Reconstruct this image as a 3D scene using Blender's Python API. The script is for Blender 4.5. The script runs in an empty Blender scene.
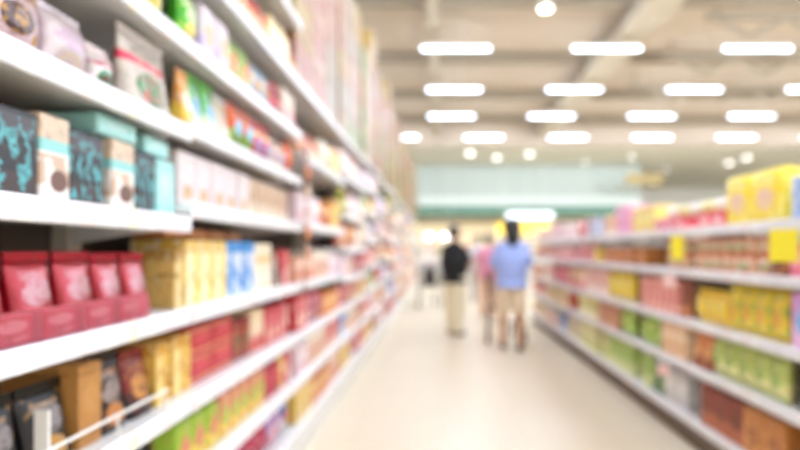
import bpy, math, random
from mathutils import Vector, Matrix
R = random.Random(7)
PI = math.pi
SC = bpy.context.scene
COL = SC.collection

# ------------------------------------------------------------------ colours
def lin(h):
    if isinstance(h, tuple): return h
    h = h.lstrip('#')
    out = []
    for i in (0, 2, 4):
        c = int(h[i:i+2], 16) / 255
        out.append(c / 12.92 if c <= .04045 else ((c + .055) / 1.055) ** 2.4)
    return (*out, 1)

class NT:
    def __init__(s, name):
        s.m = bpy.data.materials.new(name); s.m.use_nodes = True
        s.t = s.m.node_tree; s.b = s.t.nodes['Principled BSDF']
    def n(s, typ, **kw):
        x = s.t.nodes.new(typ)
        for k, v in kw.items(): setattr(x, k, v)
        return x
    def l(s, a, b): s.t.links.new(a, b)
    def put(s, v, sock):
        if isinstance(v, (int, float)): sock.default_value = v
        else: s.l(v, sock)
    def math(s, op, a, b=0.0):
        x = s.n('ShaderNodeMath', operation=op); s.put(a, x.inputs[0]); s.put(b, x.inputs[1]); return x.outputs[0]
    def mix(s, f, a, b):
        x = s.n('ShaderNodeMix', data_type='RGBA')
        s.put(f, x.inputs[0])
        for v, k in ((a, 6), (b, 7)):
            if isinstance(v, tuple): x.inputs[k].default_value = v
            else: s.l(v, x.inputs[k])
        return x.outputs[2]

MATS = {}
def flat(name, col, rough=.5, metal=0, emit=0, spec=.5):
    if name in MATS: return MATS[name]
    q = NT(name); b = q.b
    b.inputs['Base Color'].default_value = lin(col)
    b.inputs['Roughness'].default_value = rough
    b.inputs['Metallic'].default_value = metal
    b.inputs['Specular IOR Level'].default_value = spec
    if emit:
        b.inputs['Emission Color'].default_value = lin(col); b.inputs['Emission Strength'].default_value = emit
    elif not metal:
        no = q.n('ShaderNodeTexNoise'); no.inputs['Scale'].default_value = 9; no.inputs['Detail'].default_value = 3
        tc = q.n('ShaderNodeTexCoord'); q.l(tc.outputs['Object'], no.inputs['Vector'])
        c = lin(col); d = tuple(x * .93 for x in c[:3]) + (1,)
        q.l(q.mix(no.outputs['Fac'], c, d), b.inputs['Base Color'])
    MATS[name] = q.m
    return q.m

def printed(base, c2, c3, style, foil=False):
    """A printed wrapper: base colour, a band, a picture area and rows of small print, laid out by style."""
    key = ('p', base, c2, c3, style, foil)
    if key in MATS: return MATS[key]
    q = NT('print_' + base + '_' + str(style)); b = q.b
    tc = q.n('ShaderNodeTexCoord'); sep = q.n('ShaderNodeSeparateXYZ'); q.l(tc.outputs['Generated'], sep.inputs[0])
    x, z = sep.outputs[0], sep.outputs[2]
    no = q.n('ShaderNodeTexNoise'); no.inputs['Scale'].default_value = 16; no.inputs['Detail'].default_value = 2
    q.l(tc.outputs['Object'], no.inputs['Vector'])
    n2 = q.n('ShaderNodeTexNoise'); n2.inputs['Scale'].default_value = 42; n2.inputs['Detail'].default_value = 3
    q.l(tc.outputs['Object'], n2.inputs['Vector'])
    A, B, C = lin(base), lin(c2), lin(c3)
    speck = q.math('GREATER_THAN', n2.outputs['Fac'], .54)
    mixc = lambda p, r, t: tuple(p[i] * (1 - t) + r[i] * t for i in range(3)) + (1,)
    A0, B0, C0 = A, B, C
    B = q.mix(speck, B0, mixc(B0, A0, .45)); C = q.mix(speck, C0, mixc(C0, B0, .6))
    fine = q.math('GREATER_THAN', n2.outputs['Fac'], .60)
    A = q.mix(fine, A0, mixc(A0, C0, .35))
    band = lambda v, a, e: q.math('MULTIPLY', q.math('GREATER_THAN', v, a), q.math('LESS_THAN', v, e))
    def ell(cx, cz, rx, rz, wob=.35):
        u = q.math('DIVIDE', q.math('SUBTRACT', x, cx), rx); w = q.math('DIVIDE', q.math('SUBTRACT', z, cz), rz)
        d = q.math('ADD', q.math('MULTIPLY', u, u), q.math('MULTIPLY', w, w))
        d = q.math('ADD', d, q.math('MULTIPLY', q.math('SUBTRACT', no.outputs['Fac'], .5), wob * 2))
        return q.math('LESS_THAN', d, 1.0)
    col = A
    spots = q.math('GREATER_THAN', no.outputs['Fac'], .56)
    if style == 0:      # band across, picture below, title marks above
        col = q.mix(band(z, .60, .72), col, B)
        col = q.mix(ell(.5, .30, .34, .24), col, C)
    elif style == 1:    # lower half in second colour, picture in the middle
        col = q.mix(q.math('LESS_THAN', z, .42), col, B)
        col = q.mix(ell(.5, .50, .32, .22), col, C)
    elif style == 2:    # big leafy picture over the whole front
        col = q.mix(q.math('LESS_THAN', z, .30), col, lin('38241e'))
        col = q.mix(band(z, .70, .93), col, C)
        leaf = q.math('GREATER_THAN', q.math('ADD', q.math('MULTIPLY', q.math('ABSOLUTE', q.math('SINE', q.math('ADD', q.math('MULTIPLY', x, 11.0), q.math('MULTIPLY', no.outputs['Fac'], 9.0)))), .6), n2.outputs['Fac']), .99)
        col = q.mix(q.math('MULTIPLY', leaf, band(z, .10, .76)), col, B)
    elif style == 3:    # vertical stripe and top block
        col = q.mix(band(x, .12, .40), col, B)
        col = q.mix(q.math('GREATER_THAN', z, .80), col, C)
        col = q.mix(q.math('MULTIPLY', spots, q.math('LESS_THAN', z, .6)), col, C)
    elif style == 4:    # round emblem on plain ground, thin bands
        col = q.mix(ell(.5, .58, .30, .20, .05), col, B)
        col = q.mix(band(z, .12, .20), col, C)
        col = q.mix(band(z, .86, .92), col, C)
    elif style == 5:    # spotted all over
        col = q.mix(spots, col, B)
        col = q.mix(ell(.5, .45, .28, .22), col, C)
    elif style == 6:    # white title panel in the upper half with dark script, picture low
        col = q.mix(ell(.5, .62, .36, .22, .12), col, B)
        col = q.mix(ell(.55, .22, .30, .16), col, C)
        col = q.mix(q.math('MULTIPLY', q.math('GREATER_THAN', no.outputs['Fac'], .58), band(z, .5, .74)), col, A)
    elif style == 7:    # stripe over a pale swirl with a dark cup
        col = q.mix(q.math('LESS_THAN', z, .58), col, lin('eee2d8'))
        col = q.mix(q.math('MULTIPLY', q.math('GREATER_THAN', no.outputs['Fac'], .52), band(z, .2, .55)), col, lin('c8a890'))
        col = q.mix(band(z, .58, .72), col, B0)
        col = q.mix(ell(.62, .26, .30, .13, .2), col, C0)
    # rows of small print
    wv = q.math('GREATER_THAN', q.math('FRACT', q.math('MULTIPLY', z, 26.0)), .55)
    rows = q.math('MULTIPLY', q.math('MULTIPLY', wv, band(z, .78, .86)), q.math('MULTIPLY', band(x, .2, .8), q.math('GREATER_THAN', no.outputs['Fac'], .44)))
    col = q.mix(rows, col, C)
    q.l(col, b.inputs['Base Color'])
    b.inputs['Roughness'].default_value = .22 if foil else .42
    if foil:
        b.inputs['Metallic'].default_value = .35
        b.inputs['Coat Weight'].default_value = .3; b.inputs['Coat Roughness'].default_value = .12
    MATS[key] = q.m
    return q.m

# ------------------------------------------------------------------ mesh building
class MB:
    def __init__(s): s.v, s.f = [], []
    def add(s, v, f, M=None):
        o = len(s.v)
        s.v += [tuple(M @ Vector(p)) for p in v] if M else [tuple(p) for p in v]
        s.f += [tuple(i + o for i in q) for q in f]
        return s
    def box(s, x0, x1, y0, y1, z0, z1, bev=0, M=None):
        if bev <= 0:
            v = [(x, y, z) for z in (z0, z1) for y in (y0, y1) for x in (x0, x1)]
            f = [(0, 2, 3, 1), (4, 5, 7, 6), (0, 1, 5, 4), (2, 6, 7, 3), (0, 4, 6, 2), (1, 3, 7, 5)]
            return s.add(v, f, M)
        # chamfered box: stacked rings with cut corners
        def ring(e, z):
            c = bev
            X0, X1, Y0, Y1 = x0 + e, x1 - e, y0 + e, y1 - e
            return [(X0 + c, Y0, z), (X1 - c, Y0, z), (X1, Y0 + c, z), (X1, Y1 - c, z), (X1 - c, Y1, z), (X0 + c, Y1, z), (X0, Y1 - c, z), (X0, Y0 + c, z)]
        return s.rings([ring(bev, z0), ring(0, z0 + bev), ring(0, z1 - bev), ring(bev, z1)], M=M)
    def rings(s, rs, cap=True, M=None):
        n = len(rs[0]); v = [p for r in rs for p in r]; f = []
        for k in range(len(rs) - 1):
            for i in range(n):
                j = (i + 1) % n
                f.append((k * n + i, k * n + j, (k + 1) * n + j, (k + 1) * n + i))
        if cap:
            f.append(tuple(reversed(range(n)))); f.append(tuple((len(rs) - 1) * n + i for i in range(n)))
        return s.add(v, f, M)
    def lathe(s, prof, n=20, c=(0, 0), M=None):
        return s.rings([[(c[0] + r * math.cos(2 * PI * i / n), c[1] + r * math.sin(2 * PI * i / n), z) for i in range(n)] for r, z in prof], M=M)
    def ell(s, c, rx, ry, rz, n=14, m=9, M=None):
        rs = []
        for k in range(m + 1):
            t = -PI / 2 + PI * (k + .02) / (m + .04)
            rs.append([(c[0] + rx * math.cos(t) * math.cos(2 * PI * i / n), c[1] + ry * math.cos(t) * math.sin(2 * PI * i / n), c[2] + rz * math.sin(t)) for i in range(n)])
        return s.rings(rs, M=M)
    def limb(s, pts, rad, n=12):
        for (a, b, ra, rb) in zip(pts, pts[1:], rad, rad[1:]):
            a, b = Vector(a), Vector(b); d = (b - a)
            if d.length < 1e-6: continue
            q = Vector((0, 0, 1)).rotation_difference(d.normalized())
            rs = []
            for t in range(0, 5):
                e = t / 4; c = a.lerp(b, e); r = ra + (rb - ra) * e
                rs.append([tuple(c + q @ Vector((r * math.cos(2 * PI * i / n), r * math.sin(2 * PI * i / n), 0))) for i in range(n)])
            s.rings(rs)
        for p, r in zip(pts, rad): s.ell(p, r, r, r)
        return s
    def tube(s, pts, r, n=8):
        pts = [Vector(p) for p in pts]; rs = []
        for i, p in enumerate(pts):
            d = (pts[min(i + 1, len(pts) - 1)] - pts[max(i - 1, 0)]).normalized()
            q = Vector((0, 0, 1)).rotation_difference(d)
            rs.append([tuple(p + q @ Vector((r * math.cos(2 * PI * k / n), r * math.sin(2 * PI * k / n), 0))) for k in range(n)])
        return s.rings(rs)
    def mesh(s, name, mat, smooth=False):
        me = bpy.data.meshes.new(name); me.from_pydata(s.v, [], s.f); me.update()
        if mat: me.materials.append(mat)
        if smooth:
            me.shade_smooth()
        return me
    def obj(s, name, mat, parent=None, smooth=False, kind=None):
        return link(name, s.mesh(name, mat, smooth), parent, kind)

def link(name, data, parent=None, kind=None):
    o = bpy.data.objects.new(name, data); COL.objects.link(o)
    if parent: o.parent = parent
    if kind: o['kind'] = kind
    return o
def tag(o, label, cat, group=None):
    o['label'] = label; o['category'] = cat
    if group: o['group'] = group
    return o
def empty(name, loc, rz, label, cat, group=None):
    o = link(name, None); o.location = loc; o.rotation_euler = (0, 0, rz); o.empty_display_size = .1
    return tag(o, label, cat, group)
def part_copy(o, parent=None):
    c = o.copy(); COL.objects.link(c); c.parent = parent
    return c

ORD = ['first', 'second', 'third', 'fourth', 'fifth', 'sixth', 'seventh', 'eighth', 'ninth', 'tenth', 'eleventh', 'twelfth', 'thirteenth', 'fourteenth', 'fifteenth', 'sixteenth', 'seventeenth', 'eighteenth', 'nineteenth', 'twentieth', 'twenty-first', 'twenty-second', 'twenty-third', 'twenty-fourth', 'twenty-fifth', 'twenty-sixth', 'twenty-seventh', 'twenty-eighth', 'twenty-ninth', 'thirtieth']

# ------------------------------------------------------------------ products
def sup(a, b, e, n=24):
    out = []
    for i in range(n):
        t = 2 * PI * i / n; c, s_ = math.cos(t), math.sin(t)
        out.append((math.copysign(abs(c) ** (2 / e) * a, c), math.copysign(abs(s_) ** (2 / e) * b, s_)))
    return out
def sh_box(w, d, h):
    m = MB().box(-w/2, w/2, -d/2, d/2, 0, h, .0035)
    return [('body', m, False)]
def sh_pouch(w, d, h):
    r = random.Random(int(w * 1e4 + h * 1e5)); rs = []
    H = h - .018
    for k in range(10):
        t = k / 9
        b = d / 2 * (.06 + .94 * (1 - t) ** .75) * (.86 if k == 0 else 1)
        a = w / 2 * (1 - .07 * math.sin(PI * t) * (1 - t)) * (.95 if k == 0 else 1)
        e = 4.0 - 1.6 * t if t < .9 else 3
        rs.append([(x + r.uniform(-1, 1) * .0016, y + r.uniform(-1, 1) * .0022 * (1 - t * .6), H * t) for x, y in sup(a, b, e)])
    seal = MB().box(-w/2 * .99, w/2 * .99, -.003, .003, H - .002, h)
    return [('body', MB().rings(rs), True), ('top_seal', seal, False)]
def sh_pillow(w, d, h):
    r = random.Random(int(w * 1e4 + h * 1e5)); rs = []
    for k in range(12):
        t = k / 11
        b = d / 2 * max(.06, math.sin(PI * (.03 + .94 * t)) ** .55)
        a = w / 2 * (1 - .06 * math.sin(PI * t))
        rs.append([(x + r.uniform(-1, 1) * .002, y + r.uniform(-1, 1) * .003, .016 + (h - .032) * t) for x, y in sup(a, b, 2.6)])
    def zig(z0, z1):
        m = MB(); n = 12; ring = []
        for z in (z0, z1):
            top = [(-w/2 + w * i / n, -.003 + (.002 if i % 2 else -.002), z) for i in range(n + 1)]
            bot = [(-w/2 + w * i / n, .003 + (.002 if i % 2 else -.002), z) for i in range(n, -1, -1)]
            ring.append(top + bot)
        return m.rings(ring)
    return [('body', MB().rings(rs), True), ('seal', zig(h - .018, h), False), ('seal', zig(0, .018), False)]
def sh_soft(w, d, h):
    rs = []
    for z, e in ((0, .90), (.012, .985), (h * .25, 1.0), (h * .6, 1.0), (h - .014, .985), (h, .88)):
        rs.append([(x, y, z) for x, y in sup(w / 2 * e, d / 2 * e, 7)])
    fold = MB().box(-w * .42, w * .42, -.012, .012, h, h + .008, .002)
    return [('body', MB().rings(rs), True), ('folded_top', fold, False)]
def sh_jar(w, d, h):
    r = w / 2; hb = h * .80
    body = MB().lathe([(r * .88, 0), (r, .008), (r, hb * .82), (r * .92, hb * .93), (r * .80, hb)])
    lab = MB().lathe([(r * 1.012, hb * .15), (r * 1.012, hb * .74)])
    lid = MB().lathe([(r * .84, hb - .002), (r * .87, hb + .003), (r * .87, h - .004), (r * .80, h)])
    return [('body', body, True), ('label', lab, True), ('lid', lid, True)]
def sh_bottle(w, d, h):
    r = w / 2
    body = MB().lathe([(r * .85, 0), (r, .01), (r, h * .56), (r * .9, h * .66), (r * .42, h * .80), (r * .36, h * .90)])
    lab = MB().lathe([(r * 1.012, h * .14), (r * 1.012, h * .50)])
    cap = MB().lathe([(r * .44, h * .88), (r * .46, h * .89), (r * .46, h * .99), (r * .40, h)])
    return [('body', body, True), ('label', lab, True), ('cap', cap, True)]
def sh_tin(w, d, h):
    r = w / 2
    body = MB().lathe([(r * .96, 0), (r, .003), (r, .008), (r * .97, .011), (r * .97, h - .011), (r, h - .008), (r, h - .002), (r * .95, h)])
    lab = MB().lathe([(r * .985, .014), (r * .985, h - .014)])
    return [('body', body, True), ('label', lab, True)]
def sh_cup(w, d, h):
    r = w / 2
    body = MB().lathe([(r * .72, 0), (r * .74, .004), (r * .97, h - .012)])
    lid = MB().lathe([(r * .97, h - .013), (r, h - .010), (r, h - .003), (r * .96, h)])
    return [('body', body, True), ('lid', lid, True)]
KIND = {
    'cereal_box': (sh_box, 'box'), 'biscuit_box': (sh_box, 'box'), 'tea_box': (sh_box, 'box'), 'chocolate_box': (sh_box, 'box'),
    'gift_box': (sh_box, 'box'), 'cracker_box': (sh_box, 'box'), 'stock_carton': (sh_box, 'carton'), 'wafer_box': (sh_box, 'box'),
    'cardboard_box': (sh_box, 'box'), 'candy_box': (sh_box, 'box'),
    'coffee_pouch': (sh_pouch, 'pouch'), 'snack_pouch': (sh_pouch, 'pouch'), 'refill_pouch': (sh_pouch, 'pouch'),
    'candy_bag': (sh_pillow, 'bag'), 'crisp_bag': (sh_pillow, 'bag'), 'noodle_bag': (sh_pillow, 'bag'),
    'flour_pack': (sh_soft, 'pack'), 'wafer_pack': (sh_soft, 'pack'), 'cookie_pack': (sh_soft, 'pack'),
    'sauce_jar': (sh_jar, 'jar'), 'spread_jar': (sh_jar, 'jar'), 'drink_bottle': (sh_bottle, 'bottle'), 'syrup_bottle': (sh_bottle, 'bottle'),
    'food_tin': (sh_tin, 'tin'), 'noodle_cup': (sh_cup, 'cup'),
}
ROUND = {'sauce_jar', 'spread_jar', 'drink_bottle', 'syrup_bottle', 'food_tin', 'noodle_cup'}
TPL = {}
def template(kind, w, d, h, mat):
    """Meshes for one product, made once and shared by its copies."""
    key = (kind, round(w, 3), round(d, 3), round(h, 3), mat)
    if key in TPL: return TPL[key]
    base, c2, c3, style, foil = mat
    pm = printed(base, c2, c3, style, foil)
    out = []
    for nm, mb, sm in KIND[kind][0](w, d, h):
        if nm in ('top_seal', 'seal', 'folded_top'): m = flat('wrapper_' + base, base, .25)
        elif nm == 'lid' or nm == 'cap': m = flat('cap_' + c2, c2, .3)
        elif nm == 'label': m = pm
        elif kind in ('sauce_jar', 'spread_jar', 'drink_bottle', 'syrup_bottle'): m = flat('fill_' + c3, c3, .08)
        elif kind == 'food_tin': m = flat('tin_metal', 'd8d8d8', .25, 1)
        else: m = pm
        out.append((nm, mb.mesh(kind if nm == 'body' else nm, m, sm)))
    TPL[key] = out
    return out
NAMES = {}
def product(kind, w, d, h, mat, loc, rz, label, group, tilt=(0, 0)):
    t = template(kind, w, d, h, mat)
    cat = KIND[kind][1]
    NAMES[kind] = NAMES.get(kind, 0) + 1
    if len(t) == 1:
        o = link(kind, t[0][1])
    else:
        o = link(kind, None); o.empty_display_size = .05
        for nm, me in t: link(nm, me, o)
    o.location = loc; o.rotation_euler = (tilt[0], tilt[1], rz)
    return tag(o, label, cat, group)

def stock(side, bay, shelf, y0, y1, deck, clear, specs, front, bayname, shelfname, n0=0):
    """Set a row of products along a shelf. specs: (kind, count, width, height, depth, mat, description, layers, setback)."""
    y = y0; n = n0
    for sp in specs:
        if sp[0] == 'gap': y += sp[2]; continue
        kind, cnt, w, h, d, mat, desc = sp[:7]
        layers = sp[7] if len(sp) > 7 else 1
        back = sp[8] if len(sp) > 8 else .05
        h = min(h, (clear - .015) / layers)
        if kind in ROUND: d = w
        for k in range(cnt):
            if y + w > y1 - .004: return n
            n += 1
            if n > len(ORD): return n
            for L in range(layers):
                if kind in ROUND: jit = R.uniform(-.6, .6)
                else: jit = R.uniform(-.012, .012)
                b = back + R.uniform(0, .006)
                loc = (side * (front + b + d / 2), y + w / 2, deck + .001 + L * (h + .001))
                where = f'{ORD[n-1]} on {shelfname}, {bayname}'
                lab = f'{desc}, {where}' if L == 0 else f'{desc} atop the {where}'
                product(kind, w, d, h, mat, loc, (PI / 2 if side < 0 else -PI / 2) + jit, lab, f'{desc} facings, {shelfname}, {bayname}')
            y += w + .005 + (.004 if KIND[kind][1] != 'box' else 0)
    return n

# ------------------------------------------------------------------ shelf bays
white = flat('white_enamel_steel', 'e9e7e4', .35)
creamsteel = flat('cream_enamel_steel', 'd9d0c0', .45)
taupe = flat('shade_dark_back_panel', '5c5046', .6)  # cream panel darkened to taupe: the shade behind the goods put into its colour
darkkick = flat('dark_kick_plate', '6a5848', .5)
def rail_mat():
    q = NT('price_rail_with_tickets'); b = q.b
    tc = q.n('ShaderNodeTexCoord'); sep = q.n('ShaderNodeSeparateXYZ'); q.l(tc.outputs['Object'], sep.inputs[0])
    y, z = sep.outputs[1], sep.outputs[2]
    u = q.math('MULTIPLY', y, 11.0)
    cell = q.math('FLOOR', u); fr = q.math('FRACT', u)
    wn = q.n('ShaderNodeTexWhiteNoise', noise_dimensions='1D'); q.l(cell, wn.inputs['W'])
    tick = q.math('MULTIPLY', q.math('MULTIPLY', q.math('GREATER_THAN', fr, .22), q.math('LESS_THAN', fr, .72)), q.math('GREATER_THAN', wn.outputs['Value'], .35))
    ramp = q.n('ShaderNodeValToRGB'); q.l(wn.outputs['Value'], ramp.inputs[0])
    ramp.color_ramp.interpolation = 'CONSTANT'
    e = ramp.color_ramp.elements; e[0].color = lin('efeeec'); e[1].position = .62; e[1].color = lin('ecdfdc')
    e2 = ramp.color_ramp.elements.new(.9); e2.color = lin('ece5cf')
    q.l(q.mix(tick, lin('e4e3e6'), ramp.outputs[0]), b.inputs['Base Color'])
    b.inputs['Roughness'].default_value = .25
    return q.m
RAIL = rail_mat()

def bay(name, side, y0, ln, front, decks, depth, htop, label, group):
    """One shelf unit: back panel, uprights, base, shelves with price rails."""
    o = empty(name, (0, 0, 0), 0, label, 'shelf unit', group)
    X = lambda a, b: (min(side * a, side * b), max(side * a, side * b))
    xb0, xb1 = X(front + depth, front + depth + .03)
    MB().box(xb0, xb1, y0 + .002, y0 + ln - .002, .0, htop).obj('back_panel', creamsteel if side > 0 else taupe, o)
    a, b = X(front + depth - .06, front + depth - .001)
    for yy in (y0 + .003, y0 + ln - .033):
        MB().box(a, b, yy, yy + .03, 0, htop + .03, .004).obj('upright', creamsteel, o)
    a, b = X(front + .05, front + .07)
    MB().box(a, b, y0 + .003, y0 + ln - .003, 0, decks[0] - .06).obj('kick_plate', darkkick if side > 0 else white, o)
    for i, z in enumerate(decks):
        a, b = X(front + .012, front + depth - .062)
        m = MB().box(a, b, y0 + .004, y0 + ln - .004, z - .028, z)
        if i:   # brackets under the deck, tapering to the front
            for yy in (y0 + .006, y0 + ln - .012):
                p = [(side * (front + depth - .062), z - .028), (side * (front + depth - .062), z - .085), (side * (front + .08), z - .035), (side * (front + .08), z - .028)]
                m.rings([[(x, yy, q) for x, q in p], [(x, yy + .006, q) for x, q in p]])
        s = m.obj('shelf', white, o)
        # price rail: upright lip with a rounded top edge, leaning back a little
        pr = [(front + .012, z + .006), (front + .002, z + .007), (front - .003, z + .001), (front - .001, z - .043), (front + .004, z - .048), (front + .012, z - .046)]
        r_ = MB().rings([[(side * x, yy, q) for x, q in pr] for yy in (y0 + .005, y0 + ln - .005)])
        r_.obj('price_rail', RAIL, s)
    return o

A, DEP = .83, .45
LB = [.34 + 1.4 * i for i in range(15)]
LDECK = [
    [.24, .53, .80, 1.10, 1.405, 1.707, 2.00, 2.31, 2.66, 3.0],
    [.24, .53, .80, 1.10, 1.455, 1.727, 2.00, 2.31, 2.66, 3.0],
    [.24, .53, .80, 1.10, 1.47, 1.90, 2.31],
    [.24, .53, .80, 1.05, 1.32, 1.62, 1.98, 2.31],
]
for i in range(4, 14):
    LDECK.append([[.24, .53, .83, 1.12, 1.42, 1.74, 2.04, 2.35], [.24, .55, .88, 1.20, 1.52, 1.85, 2.3]][i % 2])
lname = lambda i: (ORD[i] if i else 'nearest') + ' left bay'
for i in range(14):
    bay('shelf_bay', -1, LB[i], 1.4, A, LDECK[i], DEP, LDECK[i][-1] + .05,
        f'tall white steel shelf bay, {ORD[i]} from the near end of the left run', 'shelf bays of the left run')
B_, RDEP = 1.625, .48
RB = [1.5 + i for i in range(9)]
RDECK = [.20, .545, .84, 1.17, 1.44]
rname = lambda i: (ORD[i] if i else 'nearest') + ' right bay'
for i in range(8):
    bay('shelf_bay', 1, RB[i], 1.0, B_, RDECK, RDEP, 1.46,
        f'low white steel shelf bay, {ORD[i]} from the near end of the right run', 'shelf bays of the right run')

def sname(k, n): return 'base shelf' if k == 0 else ('top shelf' if k == n - 1 else ORD[k - 1 + 1] + ' shelf up')

# mat = (base, second, third, style, foil)
def m(b, c2, c3, s, f=False): return (b, c2, c3, s, f)
# --- explicit stock for the nearest left bays, as (bay, shelf) -> (start offset in y, specs)
TEAL = m('120d0e', '50a4a8', '40383a', 2)
LATTE = m('d8bca0', '8cc8c4', '6a4636', 7)
TURQ = m('a8dcd8', 'c0e6e2', '8cc8c6', 4)
L = {}
BX = 'black box with turquoise leaves'; CB = 'cream and coffee-brown drink box'
L[0, 4] = (.303, [('gift_box', 2, .125, .19, .2, TEAL, BX), ('gift_box', 1, .225, .19, .2, TEAL, 'wide black box with turquoise leaves'), ('tea_box', 1, .092, .20, .18, LATTE, CB),
    ('gift_box', 1, .12, .188, .2, TEAL, BX), ('gap', 0, .03), ('tea_box', 1, .105, .195, .18, LATTE, CB), ('gift_box', 1, .108, .185, .2, TEAL, BX), ('tea_box', 1, .106, .18, .2, TURQ, 'plain pale turquoise box')])
WHPOUCH = m('ccc0b6', 'cf3150', '3f6b3a', 0, True)
L[0, 5] = (.313, [('candy_bag', 3, .165, .18, .07, m('d8bcc0', 'b8863a', '4a302a', 5, True), 'pink and gold candy bag'),
    ('candy_bag', 1, .14, .17, .09, m('dacdd2', 'ccb4c4', 'd9c7b4', 6, True), 'white glossy candy bag'),
    ('candy_bag', 1, .088, .13, .07, m('ead9d8', '9b2b44', '4b8060', 0, True), 'small white bag with red band'),
    ('snack_pouch', 1, .232, .225, .10, WHPOUCH, 'tall white pouch with red band', 1, .008)])
REDP = m('a00820', 'b88488', 'a81830', 6, True)
L[0, 3] = (.50, [('snack_pouch', 4, .130, .195, .09, REDP, 'glossy red pouch with pale label', 1, .075), ('snack_pouch', 2, .12, .19, .09, REDP, 'glossy red pouch with pale label', 1, .075),
    ('coffee_pouch', 1, .065, .17, .07, m('6a3a2c', 'c6a052', '2c201e', 5), 'dark brown pouch', 1, .1), ('biscuit_box', 1, .085, .2, .14, m('d8b468', 'ead8a8', 'a77a30', 3), 'tan biscuit box', 1, .07)])
BLK = m('120e10', '8c8484', 'c08c40', 6)
L[0, 2] = (.50, [('coffee_pouch', 2, .135, .19, .09, BLK, 'black pouch with pale script', 1, .06), ('coffee_pouch', 1, .14, .19, .09, BLK, 'black pouch with pale script', 1, .06),
    ('cardboard_box', 1, .085, .21, .2, m('b98245', 'c28d50', 'a06c34', 4), 'ochre cardboard box', 1, .06),
    ('coffee_pouch', 1, .125, .215, .09, m('241614', '988880', 'c07a3c', 6), 'dark brown pouch with biscuit picture', 1, .06),
    ('coffee_pouch', 1, .12, .20, .09, m('7a2420', '30201e', 'c98a4a', 1), 'dark red and black pouch', 1, .06),
    ('cereal_box', 1, .08, .2, .2, m('e0b658', 'efd998', 'c98f30', 3), 'yellow cereal box', 1, .06)])
L[1, 2] = (0, [('cereal_box', 1, .13, .2, .2, m('e0b658', 'efd998', 'c98f30', 3), 'yellow cereal box', 1, .07), ('biscuit_box', 2, .2, .105, .2, m('b81f30', 'cf4650', 'd8a070', 4), 'red biscuit box', 2, .08),
    ('biscuit_box', 2, .10, .18, .16, m('8a2a26', 'b0562e', '5a7040', 5), 'dark red biscuit box', 1, .08), ('cereal_box', 2, .085, .2, .16, m('e9cfa6', 'c73a40', 'f0e2c8', 1), 'cream and red box', 1, .08),
    ('biscuit_box', 3, .105, .19, .16, m('c43a48', 'd9707a', 'e9b8a0', 0), 'crimson biscuit box', 1, .07), ('wafer_pack', 2, .09, .18, .1, m('d88a80', 'c04a50', 'eed0c0', 1), 'salmon wafer pack', 1, .07)])
YEL = m('ecd68c', 'f4ecd0', 'dcb048', 3)
L[1, 3] = (0, [('biscuit_box', 1, .07, .2, .14, m('d8b468', 'ead8a8', 'a77a30', 3), 'tan biscuit box', 1, .06), ('cereal_box', 3, .115, .235, .2, YEL, 'tall yellow cereal box', 1, .06), ('cereal_box', 2, .155, .235, .2, m('cfd6e4', '6a9ad8', '2c86c4', 3), 'pale blue cereal box', 1, .06),
    ('cereal_box', 2, .12, .23, .2, m('ecd9b8', 'e2b86a', 'f3ecdf', 0), 'cream cereal box', 1, .06), ('coffee_pouch', 2, .1, .2, .09, m('8a7468', 'c9b0a0', '5d483f', 5), 'taupe pouch', 1, .06),
    ('biscuit_box', 1, .12, .2, .12, m('d8484e', 'e27c80', 'efc8b8', 0), 'red biscuit box', 1, .06)])
L[1, 4] = (0, [('tea_box', 5, .125, .185, .18, m('d6c8c8', 'e0d4d6', 'c8a070', 6), 'pale pink and white box', 1, .05), ('biscuit_box', 5, .115, .18, .16, m('ccae90', 'dcc8b0', 'b0805a', 1), 'pale peach box', 1, .05)])
L[1, 5] = (0, [('snack_pouch', 1, .075, .19, .08, m('d78f3a', 'e5c04a', 'e9e3d2', 1), 'orange pouch', 1, .02), ('snack_pouch', 2, .10, .215, .08, m('5fae3c', 'e9e4cf', '78b4dc', 1, True), 'green pouch with blue picture', 1, .03), ('snack_pouch', 1, .12, .19, .08, m('d0c8bc', 'c0a890', 'c4b480', 4, True), 'white pouch', 1, .03),
    ('candy_bag', 2, .125, .20, .08, m('d2602c', '6fae4a', '86b8d8', 1, True), 'orange and green candy bag', 1, .03), ('candy_bag', 2, .12, .2, .08, m('c83430', 'e2cf9a', '8a80c8', 0, True), 'red candy bag', 1, .03),
    ('candy_bag', 2, .12, .16, .08, m('e4d2c4', 'c9a060', '9a8ac8', 5, True), 'beige candy bag', 1, .03), ('candy_bag', 2, .12, .2, .08, m('d6542c', 'e28a3c', 'c03040', 4, True), 'bright orange candy bag', 1, .03)])
L[1, 6] = (-.0, [('crisp_bag', 1, .12, .22, .08, m('4aa82c', 'd8e6b0', 'e9c84a', 6, True), 'bright green snack bag', 1, .03), ('flour_pack', 2, .12, .2, .1, m('cfc0c8', 'b8a4cc', 'dca468', 1), 'white and peach pack', 1, .03),
    ('candy_bag', 2, .13, .2, .08, m('8cb060', 'd0c088', 'd07038', 1, True), 'pale green candy bag', 1, .03), ('candy_bag', 2, .12, .18, .08, m('88b0cc', 'd0c4a8', 'c8803c', 5, True), 'pale blue candy bag', 1, .03),
    ('sauce_jar', 2, .085, .17, .08, m('c22c38', 'b02430', '6a2426', 0), 'dark red jar', 1, .03), ('flour_pack', 2, .115, .2, .1, m('d0c4b0', 'cfa080', 'c8505c', 0), 'white pack with pink print', 1, .03)])
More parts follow.
